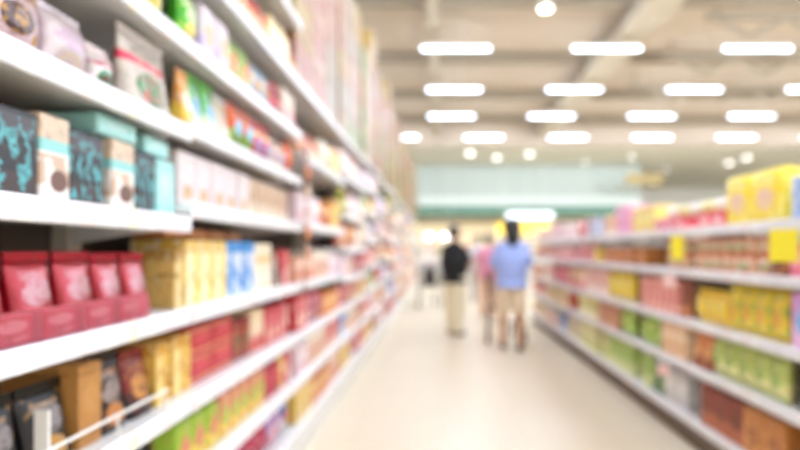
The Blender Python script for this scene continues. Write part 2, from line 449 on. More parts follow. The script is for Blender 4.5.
L[0, 6] = (.5, [('flour_pack', 5, .125, .2, .1, m('e9dccb', 'd8b98a', 'b99064', 1), 'beige flour pack', 1, .03), ('crisp_bag', 4, .13, .22, .08, m('4aa82c', 'd8e6b0', 'e9c84a', 6, True), 'bright green snack bag', 1, .03)])
PYG = m('d98c70', 'e8c55c', '9cba3a', 1)
L[1, 1] = (0, [('cookie_pack', 3, .105, .17, .1, m('9aba34', 'e8c55c', 'd07060', 1), 'lime green cookie pack', 1, .05), ('cookie_pack', 5, .1, .18, .1, PYG, 'yellow and pink cookie pack', 1, .05),
    ('wafer_pack', 2, .11, .17, .1, m('b8283c', 'd04a5a', '8a1c30', 4), 'crimson wafer pack', 1, .05), ('wafer_pack', 1, .09, .17, .1, m('e9c060', 'efd9a0', 'c04040', 0), 'yellow wafer pack', 1, .05), ('wafer_pack', 3, .1, .17, .1, m('cf4a54', 'e29a90', 'efd0c8', 0), 'rose red wafer pack', 1, .05)])
L[1, 0] = (0, [('candy_bag', 4, .13, .2, .1, m('c66a50', 'e2b060', 'd8c0b0', 5, True), 'rusty orange candy bag', 1, .05), ('candy_bag', 3, .12, .2, .1, m('b83050', 'd86a80', '8a2a50', 5, True), 'crimson candy bag', 1, .05),
    ('candy_bag', 2, .12, .2, .1, m('b08ac0', 'd8707a', 'e6c8d8', 1, True), 'mauve candy bag', 1, .05), ('candy_bag', 1, .11, .2, .1, m('3a78b8', 'e0e6ee', 'd85050', 1, True), 'blue candy bag', 1, .05)])

def pal(lst): return lst[R.randrange(len(lst))]
P_RED = [('red biscuit box', 'biscuit_box', m('c43440', 'e0868a', 'efcdb8', 0)), ('rose candy bag', 'candy_bag', m('d86a70', 'efc0b4', 'b83048', 5, True)), ('salmon wafer pack', 'wafer_pack', m('d98078', 'efd4c0', 'c04a50', 1)),
         ('peach cookie pack', 'cookie_pack', m('e6b090', 'efe0c8', 'c8504a', 0)), ('orange cracker box', 'cracker_box', m('dc8a40', 'efd49a', 'c04030', 4)), ('pale cream box', 'cracker_box', m('e9dcc6', 'd8a888', 'c97060', 1)), ('crimson candy bag', 'candy_bag', m('b83048', 'e0a0a8', 'efd0c8', 6, True))]
P_MIX = [('yellow cereal box', 'cereal_box', m('e6c050', 'f0e4b8', 'cf8a30', 3)), ('pale pink box', 'tea_box', m('e6ccd0', 'f0e4e4', 'cf8a90', 6)), ('blue wafer box', 'wafer_box', m('6a92cc', 'dde6ee', 'c8a0b0', 1)), ('cream cookie pack', 'cookie_pack', m('ebdfc8', 'd9b484', 'c07a60', 0)),
         ('orange candy bag', 'candy_bag', m('dd8040', 'efd08a', 'c84a3a', 5, True)), ('green snack pouch', 'snack_pouch', m('86b060', 'e6e4b8', 'd8b060', 1, True)), ('white pouch', 'refill_pouch', m('ebe4de', 'd8c0b8', 'c89a90', 0, True)), ('red tin', 'food_tin', m('c84848', 'efdccb', 'e0b060', 0)), ('peach jar', 'sauce_jar', m('e8c8a8', 'd0504a', 'c8905c', 0))]
P_PALE = [('cream box', 'cracker_box', m('ecdfcd', 'e2c6aa', 'd8a890', 1)), ('pale peach pack', 'flour_pack', m('edd6c2', 'f2e8dc', 'd8a080', 0)), ('pale green pouch', 'refill_pouch', m('d6dfbd', 'efeadb', 'a8bf80', 1, True)), ('white bottle', 'drink_bottle', m('ece6da', 'd86a60', 'eee6d6', 0)),
          ('pale yellow pack', 'cookie_pack', m('ead9a2', 'f3ead0', 'd6a060', 4)), ('blush box', 'tea_box', m('ead0c8', 'f0e4de', 'd09088', 6)), ('olive bottle', 'syrup_bottle', m('b8a848', 'd8cf80', '8a8a30', 0)), ('white pack with blue print', 'flour_pack', m('e9e6e6', '9ab4d8', 'cf8090', 1)), ('lilac box', 'wafer_box', m('d0bcd8', 'efe4ee', 'b890c0', 4))]
SIZE = {'box': (.13, .19, .17), 'bag': (.14, .2, .09), 'pouch': (.13, .2, .08), 'pack': (.11, .17, .1), 'jar': (.085, .15, .085), 'bottle': (.08, .24, .08), 'tin': (.085, .12, .085)}
def auto(length, palette, big=1.0):
    out = []; tot = 0
    while tot < length:
        desc, kind, mat = pal(palette)
        w, h, d = SIZE[KIND[kind][1]]
        w *= big * R.uniform(.9, 1.15); w = round(w, 2); h = round(h * R.uniform(.88, 1.25), 2)
        c = R.randint(2, 4)
        lay = 2 if KIND[kind][1] == 'tin' else 1
        out.append((kind, c, w, h, round(d, 3), mat, desc, lay, .035)); tot += c * (w + .006)
    return out
for i in range(14):
    dk = LDECK[i]; n = len(dk)
    for k, z in enumerate(dk[:-1]):
        clear = dk[k + 1] - z - .05
        if i == 0 and k < 2: continue
        off = 0
        if (i, k) in L:
            off, specs = L[i, k]
        else:
            p = (P_RED + P_MIX[:2] if k <= 3 else P_MIX if k <= 5 else P_PALE) if i < 3 else (P_RED + P_MIX if k <= 3 else P_MIX + P_PALE if k <= 5 else P_PALE)
            if i == 0 and k > 6: off = .5
            if i < 2 and k > 6: p = P_MIX + P_PALE[2:5]
            specs = auto(1.4, p, 1.0 if i < 4 else 1.45)
        stock(-1, i, k, LB[i] + off + .012, LB[i + 1] - .008, z, clear, specs, A, lname(i), sname(k, n))

# boxes laid on top of and behind the near row
def near(kind, w, d, h, mat, x, y, z, label, rz=PI / 2, group=None): return product(kind, w, d, h, mat, (x, y, z), rz, label, group)
near('tea_box', .17, .14, .052, TURQ, -.955, 1.43, 1.606, 'long pale turquoise box lying across the black and cream boxes', PI/2)
near('tea_box', .13, .14, .052, TURQ, -.955, 1.63, 1.595, 'shorter pale turquoise box lying beyond the long turquoise one', PI/2)
near('cardboard_box', .16, .09, .22, m('9a7a58', 'a88864', '86683f', 4), -1.18, 1.30, 1.406, 'plain brown cardboard box standing behind the black turquoise boxes')
for j in range(4):
    near('cardboard_box', .16, .12, .034, m('c47a40', 'd89a60', 'a85a2a', 4), -1.02, 1.90 + j * .175, 1.345, f'flat orange-brown box lying on the tall cereal boxes, {ORD[j]} from the near end')
near('flour_pack', .14, .09, .235, m('ddd2c4', 'c8b8a4', 'b8a890', 4), -1.06, 1.22, 1.708, 'tall beige flour pack standing behind the white glossy candy bag')
# display trays holding the red pouches
clearred = NT('clear_red_plastic'); clearred.b.inputs['Base Color'].default_value = lin('e07884'); clearred.b.inputs['Roughness'].default_value = .12
clearred.b.inputs['Alpha'].default_value = .22
for j in range(5):
    y0 = .855 + j * .137
    o = empty('display_tray', (-.885, y0 + .066, 1.1012), PI / 2, f'low clear red display tray in front of red pouches, {ORD[j]} from the near end', 'tray', 'trays of the red pouches')
    w = .066
    MB().box(-w, w, -.028, -.024, 0, .075, M=None).obj('front_panel', clearred.m, o)
    MB().box(-w, w, -.024, .02, 0, .004).obj('base_panel', clearred.m, o)
    for sx in (-1, 1): MB().box(sx * w - .002, sx * w + .002, -.024, .02, .0, .07).obj('side_panel', clearred.m, o)
    near('candy_box', .11, .035, .06, m('a01028', 'c08084', '880c20', 6), -.887, y0 + .066, 1.1056, f'small rosy candy box inside the red tray, {ORD[j]} from the near end', PI/2)
# chrome wire guard along the fourth shelf of the nearest bay
g = empty('wire_guard', (0, 0, 0), 0, 'thin white wire guard along the shelf front before the black pouches', 'wire guard')
wm = flat('white_wire', 'e9e3da', .3)
MB().tube([(-.848, .36, .865), (-.848, 1.62, .865)], .0045).obj('rail', wm, g)
for y in (.45, .68, .92, 1.13, 1.37, 1.60):
    MB().tube([(-.848, y, .801), (-.848, y, .865)], .0035).obj('post', wm, g)
d_ = empty('shelf_divider', (0, 0, 0), 0, 'pale upright shelf divider between two black pouches', 'divider')
MB().box(-.885, -.86, 1.1335, 1.1365, .8012, .95).obj('panel', wm, d_); MB().box(-.8599, -.853, 1.131, 1.139, .8012, .95).obj('front_edge', wm, d_)
# hanging merchandise strip at the edge of the second bay
o = empty('hanging_strip', (-.815, 3.135, 0), 0, 'brown clip strip of shiny packets hanging where the second left bay ends', 'clip strip')
MB().box(.0, .004, -.015, .015, 1.05, 2.0).obj('strip', flat('brown_strip', '9a6a48', .4), o)
for k in range(6):
    z = 1.25 + k * .12
    t = sh_pouch(.075, .03, .1)
    pk = t[0][1]; pk.v = [(.022 + v[1], v[0], v[2] + z) for v in pk.v]
    pk.obj('packet', printed(['e8d6c8', 'd86048', 'efe6e0'][k % 3], 'c84a50', 'e0b060', [5, 0, 4][k % 3], True), o, True)
# stock cartons above the top shelf
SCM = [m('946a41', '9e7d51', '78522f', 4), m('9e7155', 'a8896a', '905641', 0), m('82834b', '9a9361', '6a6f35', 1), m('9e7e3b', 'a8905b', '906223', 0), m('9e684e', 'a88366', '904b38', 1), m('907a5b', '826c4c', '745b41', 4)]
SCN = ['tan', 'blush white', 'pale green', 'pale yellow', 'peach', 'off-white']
for i in range(14):
    y = LB[i] + .01; n = 0
    while True:
        w = R.choice([.3, .34, .42]); 
        if y + w > LB[i + 1] - .01: break
        n += 1; z = LDECK[i][-1] + .001
        for Lr in range(R.choice([4, 5, 5, 6]) if i > 1 else 2):
            h = R.choice([.26, .30, .34]); c = R.randrange(6)
            product('stock_carton', w, .33, h, SCM[c], (-1.04, y + w / 2, z), PI / 2 + R.uniform(-.01, .01),
                    f'{SCN[c]} stock carton, {ORD[Lr]} layer of the {ORD[n-1]} stack topping the {lname(i)}', f'stock cartons above the {lname(i)}')
            z += h + .002
        y += w + .012

# --- right run, by shelf: list along y from 1.5 (near) to 9.5 (far)
RR = {}
RR[4] = [('tea_box', 5, .15, .1, .2, m('9ab0d8', 'd8e0ee', '7a94c8', 5), 'blue and white box', 2, .02), ('tea_box', 1, .15, .1, .2, m('9ab0d8', 'd8e0ee', '7a94c8', 5), 'blue and white box', 2, .02),
    ('flour_pack', 2, .245, .265, .12, m('e6c830', 'f0dc70', 'd8b0a0', 5), 'big bright yellow bag', 1, .02), ('candy_box', 3, .155, .09, .14, m('d0384a', 'e8808a', 'f0d0c8', 5), 'red candy box', 1, .02),
    ('candy_box', 2, .155, .09, .14, m('e07a98', 'c83850', 'f2dce0', 5), 'pink candy box', 1, .02),
    ('cereal_box', 3, .15, .21, .16, m('e9d468', 'f0e4b0', 'e0a8a8', 4), 'pale yellow box with pink print', 1, .02), ('gift_box', 2, .17, .255, .2, m('e898c0', 'f0b4d0', 'f4d0e0', 4), 'large pink box', 1, .02),
    ('cereal_box', 2, .16, .2, .16, m('ecc8a0', 'f2e0c8', 'd89a70', 1), 'peach cereal box', 1, .02), ('wafer_box', 3, .14, .2, .14, m('b4b4c4', 'd8d4de', '8a8aa4', 3), 'grey lilac wafer box', 1, .02),
    ('candy_bag', 3, .15, .2, .1, m('d86a70', 'f0d8d4', 'e8a0a0', 5, True), 'rose candy bag', 1, .02), ('tea_box', 4, .15, .2, .14, m('ecd8d4', 'f2e8e4', 'd8a0a0', 6), 'pale pink tea box', 1, .02),
    ('tea_box', 4, .15, .22, .14, m('e8c8cc', 'f0e2e2', 'd08088', 1), 'dusty pink tea box', 1, .02), ('cookie_pack', 6, .15, .2, .12, m('ecdcd0', 'e0b8a8', 'd08a80', 0), 'cream and rose pack', 1, .02)]
BOT = m('d8a888', 'c8704a', '8aa878', 5)
RR[3] = [('sauce_jar', 8, .085, .16, .08, m('e8d0b0', 'b04030', 'a05a34', 0), 'amber sauce jar', 1, .03), ('wafer_box', 2, .1, .16, .14, m('e07a90', 'f0b8c0', 'c84a68', 4), 'rose pink wafer box', 1, .03), ('coffee_pouch', 1, .12, .2, .08, m('6a3a28', 'a86a40', '3a2018', 5), 'brown pouch', 1, .03),
    ('noodle_cup', 10, .105, .10, .1, BOT, 'orange and green patterned cup', 2, .03),
    ('gap', 0, .42), ('cracker_box', 6, .16, .15, .2, m('b87038', 'd09050', '8a4a24', 4), 'brown orange cracker box', 1, .05), ('cracker_box', 1, .15, .16, .2, m('e8c84a', 'f0e09a', 'c89030', 0), 'yellow cracker box', 1, .05),
    ('candy_bag', 5, .15, .2, .09, m('d87a80', 'f0d4cc', 'c04a58', 5, True), 'rose candy bag', 1, .03), ('biscuit_box', 6, .14, .18, .14, m('e0a0a0', 'f0dcd4', 'c85a60', 0), 'dusty pink biscuit box', 1, .03), ('cookie_pack', 9, .13, .17, .1, m('c87a6a', 'ecd4c4', 'a84a48', 1), 'brick red cookie pack', 1, .03)]
RR[2] = [('noodle_bag', 5, .13, .22, .09, m('d8a840', 'f0d890', 'b84a30', 5, True), 'golden noodle bag', 1, .03), ('wafer_box', 2, .12, .22, .14, m('cf8cc4', 'e4b8dc', '4aa0d0', 1), 'lilac box with blue spot', 1, .03),
    ('noodle_bag', 4, .12, .235, .09, m('dcc040', '8aa84a', 'e8a040', 5, True), 'yellow and green noodle bag', 1, .03), ('noodle_bag', 3, .12, .18, .09, m('e4c234', 'f0dc7a', 'd89030', 4, True), 'bright yellow noodle bag', 1, .03),
    ('coffee_pouch', 1, .12, .2, .08, m('8a4a38', 'c87a50', '5a2a20', 1), 'reddish brown pouch', 1, .03), ('biscuit_box', 6, .105, .21, .14, m('d8847a', 'e8b8a8', 'b85048', 5), 'terracotta pink box', 1, .03),
    ('crisp_bag', 4, .155, .235, .1, m('e4cc3c', 'f0e07a', 'd8a030', 4, True), 'yellow snack bag', 1, .03), ('cereal_box', 5, .13, .22, .14, m('e6b8a8', 'f0d8cc', 'd0807a', 1), 'peachy pink cereal box', 1, .03), ('wafer_box', 4, .13, .2, .14, m('dcae80', 'c05a58', 'efe0c8', 1), 'tan and red wafer box', 1, .03),
    ('candy_bag', 6, .14, .2, .09, m('d05868', 'e8a8a8', 'b83048', 5, True), 'raspberry candy bag', 1, .03), ('tea_box', 6, .13, .2, .14, m('e6cab0', 'd8807a', 'f0e6d8', 0), 'beige and pink tea box', 1, .03), ('cookie_pack', 8, .13, .18, .1, m('c06a58', 'e8ccb0', 'd89a50', 0), 'rust cookie pack', 1, .03)]
RR[1] = [('noodle_bag', 4, .14, .2, .09, m('d8702c', 'f0c048', 'c03028', 5, True), 'orange noodle bag', 1, .03), ('noodle_bag', 2, .14, .2, .09, m('e0602c', 'f0c840', 'c8302c', 1, True), 'orange red noodle bag', 1, .03),
    ('noodle_bag', 5, .13, .215, .09, m('b4c46a', 'dcd890', '7aa048', 1, True), 'yellow green noodle bag', 1, .03), ('coffee_pouch', 2, .11, .22, .08, m('c07040', '7a3a28', 'e8b070', 1), 'orange brown pouch', 1, .03),
    ('cereal_box', 3, .12, .2, .14, m('e4bc94', 'f0dcc0', 'c89060', 0), 'peach beige cereal box', 1, .03), ('snack_pouch', 1, .12, .2, .09, m('3a5a34', '6a8a48', 'a8b870', 5), 'dark green pouch', 1, .03), ('crisp_bag', 4, .15, .22, .1, m('9cc050', 'd8dc80', '78a038', 5, True), 'bright green snack bag', 1, .03),
    ('biscuit_box', 5, .12, .2, .14, m('b87858', 'e0b890', '8a4a38', 3), 'brown striped biscuit box', 1, .03), ('cracker_box', 5, .13, .2, .14, m('d8c880', 'efe6c0', 'a8a850', 1), 'straw yellow cracker box', 1, .03), ('candy_bag', 3, .14, .2, .09, m('c03a34', 'e8a870', '8a2a28', 5, True), 'red candy bag', 1, .03),
    ('cookie_pack', 8, .13, .18, .1, m('e0c890', 'f0e4c4', 'c07a50', 0), 'straw cookie pack', 1, .03), ('wafer_pack', 8, .13, .18, .1, m('d08a80', 'efd8cc', 'c0504a', 1), 'salmon wafer pack', 1, .03), ('tea_box', 8, .13, .2, .14, m('d8a8a0', 'f0e0d8', 'b86860', 1), 'dusky rose tea box', 1, .03)]
RR[0] = [('cereal_box', 7, .17, .25, .2, m('b8743c', 'd89a5a', '8a4a28', 5), 'rust brown cereal box', 1, .04), ('cereal_box', 3, .15, .25, .2, m('7a3428', 'a85a3a', '4a2018', 1), 'dark maroon cereal box', 1, .04),
    ('tea_box', 2, .17, .24, .2, m('c8c4c0', 'e4e0dc', 'a09a98', 4), 'pale grey box', 1, .04), ('snack_pouch', 2, .13, .25, .1, m('40543c', '5a7a48', '8aa870', 5), 'dark green pouch', 1, .04), ('flour_pack', 5, .16, .25, .12, m('a8c468', 'dce0a0', '86a848', 1), 'lime flour pack', 1, .04),
    ('cereal_box', 5, .15, .25, .16, m('dcd890', 'ece8c8', 'a8b868', 0), 'pale lemon cereal box', 1, .04), ('flour_pack', 4, .15, .24, .12, m('e4d8c0', 'd8b080', 'b8b878', 0), 'beige flour pack', 1, .04), ('wafer_box', 3, .14, .22, .16, m('5878b8', 'c8d4ea', '3a5898', 1), 'blue wafer box', 1, .04),
    ('cereal_box', 6, .15, .22, .16, m('e8dccc', 'e0b0a0', 'c88a80', 1), 'ivory cereal box', 1, .04), ('flour_pack', 8, .15, .22, .12, m('dcc8a8', 'f0e4cc', 'b89060', 0), 'sandy flour pack', 1, .04), ('cookie_pack', 8, .14, .2, .1, m('e4a89a', 'f0d8d0', 'c0605a', 0), 'shell pink pack', 1, .04)]
def vivid(h):
    c = [int(h[i:i+2], 16) / 255 for i in (0, 2, 4)]; g = sum(c) / 3
    return ''.join('%02x' % round(255 * min(1, max(0, (g + (v - g) * 1.12)) ** .82)) for v in c)
RR = {k: [sp if sp[0] == 'gap' else sp[:5] + ((vivid(sp[5][0]), vivid(sp[5][1]), vivid(sp[5][2])) + sp[5][3:],) + sp[6:] for sp in v] for k, v in RR.items()}
for k, z in enumerate(RDECK):
    clear = (RDECK[k + 1] - z - .05) if k < 4 else .5
    flatl = []
    for sp in RR[k]:
        if k in (1, 2) and sp[0] != 'gap': sp = sp[:3] + (sp[3] * 1.18,) + sp[4:]
        if sp[0] == 'gap': flatl.append(sp)
        else: flatl += [(sp[0], 1) + sp[2:]] * sp[1]
    off = {4: -.17, 3: 0, 2: .1, 1: .0, 0: .0}[k]
    i = 0; y = RB[0] + .01; cur = []; used = 0
    # split the run over its bays so that no product straddles an upright
    for sp in flatl + [None]:
        w = (sp[2] + .010) if sp else 99
        if sp and sp[0] in ROUND: w = sp[2] + .010
        if used + w > .98 or sp is None:
            stock(1, i, k, RB[i] + .012, RB[i + 1] - .006, z, clear, cur, B_, rname(i), sname(k, 5))
            i += 1; cur = []; used = 0
            if i > 7: break
        if sp: cur.append(sp); used += w
# packs lying on the low red and pink boxes of the top right shelf
for j in range(5):
    product('cookie_pack', .15, .12, .07, [m('efe8e4', 'e0d4d0', 'e8d8a0', 0), m('ecdf9a', 'f2ecd0', 'd8c060', 0)][j % 2], (B_ + .09, 3.08 + .165 * j, 1.534), -PI / 2,
            ['white', 'pale yellow'][j % 2] + f' flat pack on the low red boxes, {ORD[j]} along the right top shelf', 'flat packs on the low candy boxes')
# yellow price flags hanging from the right rails
ym = flat('yellow_card', 'f0dc28', .5); pk = flat('pink_card', 'eec4bc', .5)
for (y, z, w, h, mat, lab) in ((2.44, 1.395, .11, .15, ym, 'large yellow card flag hanging under the right top rail'), (3.50, 1.395, .075, .16, ym, 'narrow yellow card flag hanging farther along the right top rail'),
                          (3.62, 1.125, .08, .08, pk, 'small pink card on the rail under the empty right shelf'), (3.72, .50, .08, .08, pk, 'small pink card on the lower right rail by green packs')):
    o = empty('hanging_price_card', (B_ - .008, y, z), 0, lab, 'price flag', 'card flags on the right rails')
    MB().box(-.09, -.087, -w * .5, w * .5, -h, 0, M=Matrix.Rotation(.95, 4, 'Z')).obj('card', mat, o)
    MB().box(-.09, .004, -.006, .006, .0, .006).obj('clip', white, o)

# ------------------------------------------------------------------ the room
def floor_mat():
    q = NT('cream_vinyl_tile'); b = q.b
    tc = q.n('ShaderNodeTexCoord'); br = q.n('ShaderNodeTexBrick'); br.offset = 0
    q.l(tc.outputs['Object'], br.inputs['Vector'])
    br.inputs['Scale'].default_value = 1; br.inputs['Brick Width'].default_value = .6; br.inputs['Row Height'].default_value = .6; br.inputs['Mortar Size'].default_value = .002
    br.inputs['Color1'].default_value = lin('dccdb5'); br.inputs['Color2'].default_value = lin('dacbb2'); br.inputs['Mortar'].default_value = lin('c9b698')
    q.l(br.outputs['Color'], b.inputs['Base Color'])
    b.inputs['Roughness'].default_value = .30; b.inputs['Specular IOR Level'].default_value = .28
    return q.m
X0, X1, Y0, Y1, ZC = -7, 27, -6, 37, 6.7
def structure(name, mat, *b):
    return MB().box(*b).obj(name, mat, kind='structure')
ceilm = flat('beige_ceiling', 'bfae9a', .8); wallm = flat('pale_wall', 'e6e0d2', .7)
structure('floor', floor_mat(), X0, X1, Y0, Y1, -.1, 0)
structure('ceiling', ceilm, X0, X1, Y0, 22.5, ZC, ZC + .1)
dropm = flat('grey_green_ceiling', 'dcdacd', .8)
structure('ceiling_far', dropm, X0, X1, 22.6, Y1, 5.8, 5.9)
structure('wall_bulkhead', ceilm, X0, X1, 22.5, 22.6, 5.8, ZC + .1)
structure('wall_left', wallm, X0 - .1, X0, Y0, Y1, 0, ZC + .1)
structure('wall_right', wallm, X1, X1 + .1, Y0, Y1, 0, ZC + .1)
structure('wall_back', wallm, X0, X1, Y1, Y1 + .1, 0, 5.9)
structure('wall_front', wallm, X0, X1, Y0 - .1, Y0, 0, ZC + .1)
mint = flat('pale_mint_fascia', 'b4bcb2', .6)
structure('wall_fascia', mint, X0, 10.6, 27.5, 27.8, 3.58, 5.8)
structure('trim_1', flat('white_cove', 'd0d6cc', .4), X0, 10.6, 27.38, 27.5, 3.68, 4.11)
structure('trim_2', flat('dark_green_band', '55806a', .5), X0, 10.6, 27.4, 27.5, 3.1, 3.58)
structure('wall_shopback', flat('warm_cream_wall', 'd6cab0', .6), X0, 10.6, 30.6, 30.7, 0, 3.58)
structure('ceiling_shop', wallm, X0, 10.6, 27.8, 30.6, 3.58, 3.68)
# ceiling beams running across, a duct and a cable tray running along the aisle
bm = flat('beige_painted_steel', '9a8d7a', .9, spec=.1)
for k, y in enumerate((-2.75, .6, 4, 7.4, 10.95, 14.25, 17.6, 21)):
    o = MB().box(X0 + .01, X1 - .01, y - .075, y + .075, ZC - .014, ZC - .001); z = ZC - .26
    o.box(X0 + .01, X1 - .01, y - .012, y + .012, z, ZC - .014); o.box(X0 + .01, X1 - .01, y - .075, y + .075, z - .014, z)
    o = o.obj('trim_' + str(k + 3), bm, kind='structure')
dm = flat('pale_duct', 'bcb09c', .95, spec=.05)
o = empty('air_duct', (4.38, 0, 6.24), 0, 'long pale rectangular duct running along the ceiling', 'duct')
MB().box(-.36, .36, -5.9, 22.4, -.14, .14, .02).obj('duct_body', dm, o)
for y in range(-5, 22, 2): MB().box(-.37, .37, y, y + .03, -.15, .15).obj('flange', dm, o)
for y in (-3, 1, 5, 9.8, 13, 17, 20):
    for sx in (-.385, .375): MB().box(sx, sx + .01, y + .1, y + .12, -.14, .455).obj('hanger', bm, o)
o = empty('cable_tray', (-.15, 0, 6.17), 0, 'narrow pale cable tray running along the ceiling above the aisle', 'cable tray')
MB().box(-.11, .11, -5.9, 22.4, 0, .015).box(-.11, -.10, -5.9, 22.4, .015, .09).box(.10, .11, -5.9, 22.4, .015, .09).obj('tray', dm, o)
for y in (-2, 2, 6, 10, 14, 18): MB().tube([(0, y, .015), (0, y, .525)], .012).obj('hanger', bm, o)
for k, y in enumerate((11.2, 13.5, 16)):
    o = empty('roof_truss', (0, y, 0), 0, f'beige steel roof truss with zigzag webs, {ORD[k]} from the camera side', 'truss', 'roof trusses at right')
    MB().box(5.75, 26.8, -.06, .06, 6.27, 6.39).obj('top_chord', bm, o)
    x = (5.9, 6.1, 6.3)[k]; up = True
    while x < 26:
        z0, z1 = (6.3, 5.89) if up else (5.89, 6.3)
        MB().tube([(x, 0, z0), (x + .78, 0, z1)], .06).obj('web', bm, o); x += .78; up = not up
    for x in (6, 12, 19, 26.5): MB().box(x - .03, x + .03, -.03, .03, 6.39, 6.698).obj('hanger', bm, o)
# luminaires
glow = flat('lamp_diffuser', (.80, .95, 1.0, 1), .4, 0, 1)
glow.node_tree.nodes['Principled BSDF'].inputs['Emission Color'].default_value = (.80, .93, 1.13, 1)
glow.node_tree.nodes['Principled BSDF'].inputs['Emission Strength'].default_value = 108
hous = flat('lamp_housing', 'e8e4da', .5)
rows = [(-3.5, .37), (-.44, .37), (2.56, .37), (5.62, .37), (8.69, .37), (11.75, .36), (14.75, .40), (17.7, .39), (21.0, 1.76)]
base = None; n = 0
for ri, (y, xs) in enumerate(rows):
    c = 0
    for k in range(-2, 8):
        x = xs + 3.4 * k
        if x < X0 + .9 or x > X1 - .9: continue
        c += 1
        lab = f'glowing white strip light, {ORD[c-1]} from the left wall in the {ORD[ri]} ceiling row'
        if base is None:
            o = empty('strip_light', (x, y, 5.8), 0, lab, 'ceiling light', 'strip lights on the ceiling')
            MB().box(-.79, .79, -.06, .06, .062, .13, .012).obj('housing', hous, o)
            ring = lambda xx: [(xx, .042 * math.cos(PI + PI * i / 8), .062 + .045 * math.sin(PI + PI * i / 8)) for i in range(9)]
            MB().rings([ring(-.76), ring(.76)], cap=False).obj('diffuser', glow, o)
            for sx in (-.775, .76): MB().rings([[(sx + e, y_ * 1.08, .062 + (z_ - .062) * 1.08) for _, y_, z_ in ring(0)] for e in (0, .015)]).obj('end_cap', hous, o)
            for sx in (-.2, .2): MB().tube([(sx, 0, .13), (sx, 0, .898)], .006).obj('suspension', hous, o)
            base = o
        else:
            o = base.copy(); COL.objects.link(o); o.location = (x, y, 5.8); o['label'] = lab
            for ch in base.children: part_copy(ch, o)
# spot lamp and downlights
spotm = flat('spot_lens', 'fff4e0', .3, 0, 60)
o = empty('spot_lamp', (2.08, 10.25, 6.05), 0, 'bright round spot lamp hanging near the cable tray under the ceiling', 'ceiling light')
MB().lathe([(.06, .18), (.12, .15), (.15, .0)]).obj('housing', hous, o, True); MB().lathe([(.12, -.005), (.12, .002)]).obj('lens', spotm, o)
MB().tube([(0, 0, .17), (0, 0, .648)], .012).obj('rod', hous, o)
dl = flat('downlight_lens', 'ffffff', .3, 0, 30)
base = None
for k, (x, y, r) in enumerate(((1.38, 23.9, 1), (2.75, 25.1, 1), (4.15, 24.1, 1), (14.8, 26.6, 1), (14.8, 25.1, 1), (12.6, 28.9, .6), (7.4, 26.5, .6), (12.5, 32.5, .6), (9.25, 25.0, .6))):
    lab = f'small round downlight in the far grey ceiling, {ORD[k]} of the scattered nine'
    if base is None:
        base = o = empty('downlight', (x, y, 5.75), 0, lab, 'ceiling light', 'downlights of the far ceiling')
        MB().lathe([(.17, .0), (.2, .005), (.2, .05)]).obj('ring', hous, o); MB().lathe([(.14, -.008), (.14, -.001)]).obj('lens', dl, o)
    else:
        o = base.copy(); COL.objects.link(o); o.location = (x, y, 5.80 - .05 * r); o.scale = (r,) * 3; o['label'] = lab
        for ch in base.children: part_copy(ch, o)
# lit signs and counter of the far shop front
sg = flat('lit_sign_face', 'eaf6ff', .4, 0, 1.1); ysg = flat('yellow_lit_face', 'ffd848', .4, 0, .9)
o = empty('light_box_sign', (4.7, 27.2, 3.1), 0, 'wide glowing white sign over the far shop counter', 'sign')
MB().box(-1.25, 1.25, -.07, .18, -.2, .2, .02).obj('case', hous, o); MB().box(-1.18, 1.18, -.085, -.071, -.14, .14).obj('face', sg, o)
for k, (x, z, r) in enumerate(((4.5, 2.50, .38), (3.25, 2.42, .32), (5.4, 2.48, .28))):
    o = empty('round_sign', (x, 26.95, z), 0, f'round yellow lit sign hanging before the far counter, {ORD[k]} in size', 'sign', 'round yellow signs')
    M = Matrix.Rotation(PI / 2, 4, 'X')
    MB().lathe([(r, -.03), (r, .03)], M=M).obj('face', ysg, o); MB().tube([(0, 0, r), (0, 0, 5.8 - z)], .01).obj('rod', hous, o)
for k, x in enumerate((-.57, .22, .62)):
    o = empty('globe_lamp', (x, 26.75, 1.99), 0, f'bright globe lamp hanging over the far counter, {ORD[k]} from the left shelves', 'lamp', 'globe lamps over the counter')
    MB().ell((0, 0, 0), .14, .14, .14).obj('globe', flat('globe_glow', 'f4f8ff', .3, 0, 6), o, True); MB().tube([(0, 0, .13), (0, 0, 3.81)], .008).obj('cord', hous, o)
o = empty('service_counter', (2, 28.3, 0), 0, 'long pale service counter under the green band at the far end', 'counter')
MB().box(-8.5, 7.5, -.4, .4, 0, .95, .02).obj('counter_body', flat('pale_counter', 'e9e4d8', .4), o); MB().box(-8.55, 7.55, -.45, .45, .95, 1.0, .01).obj('counter_top', flat('counter_top', 'f2eee6', .25), o)
cols = ['f0d060', 'e8a8b0', 'c8d8e8', 'f0e6d0', 'e8c090', 'd8e4c0', 'e07a70']
for k in range(14):
    x = -3 + k * .78; h = .25 + .16 * ((k * 5) % 4)
    product('gift_box', .5, .34, h, m(cols[k % 7], 'f4ece0', cols[(k + 3) % 7], k % 5), (x, 28.25, 1.001), 0, f'display box on the far service counter, {ORD[k]} from its left end', 'boxes on the far counter')
o = empty('menu_board', (2, 30.5, 2.1), 0, 'bright cream menu board on the wall behind the far counter', 'board')
MB().box(-7.5, 7, -.05, .05, -.75, .85, .02).obj('frame', hous, o); MB().box(-7.4, 6.9, -.062, -.051, -.66, .76).obj('face', flat('lit_menu_face', 'f4e2bc', .5, 0, .32), o)
o = empty('hanging_board', (9.9, 25.2, 4.74), 0, 'brown hanging board beyond the right shelves under the grey ceiling', 'sign')
MB().box(-.9, .9, -.03, .03, -.28, .28, .01).obj('panel', flat('brown_board', 'a08a58', .6), o)
for sx in (-.7, .7): MB().tube([(sx, 0, .28), (sx, 0, 1.06)], .01).obj('rod', hous, o)

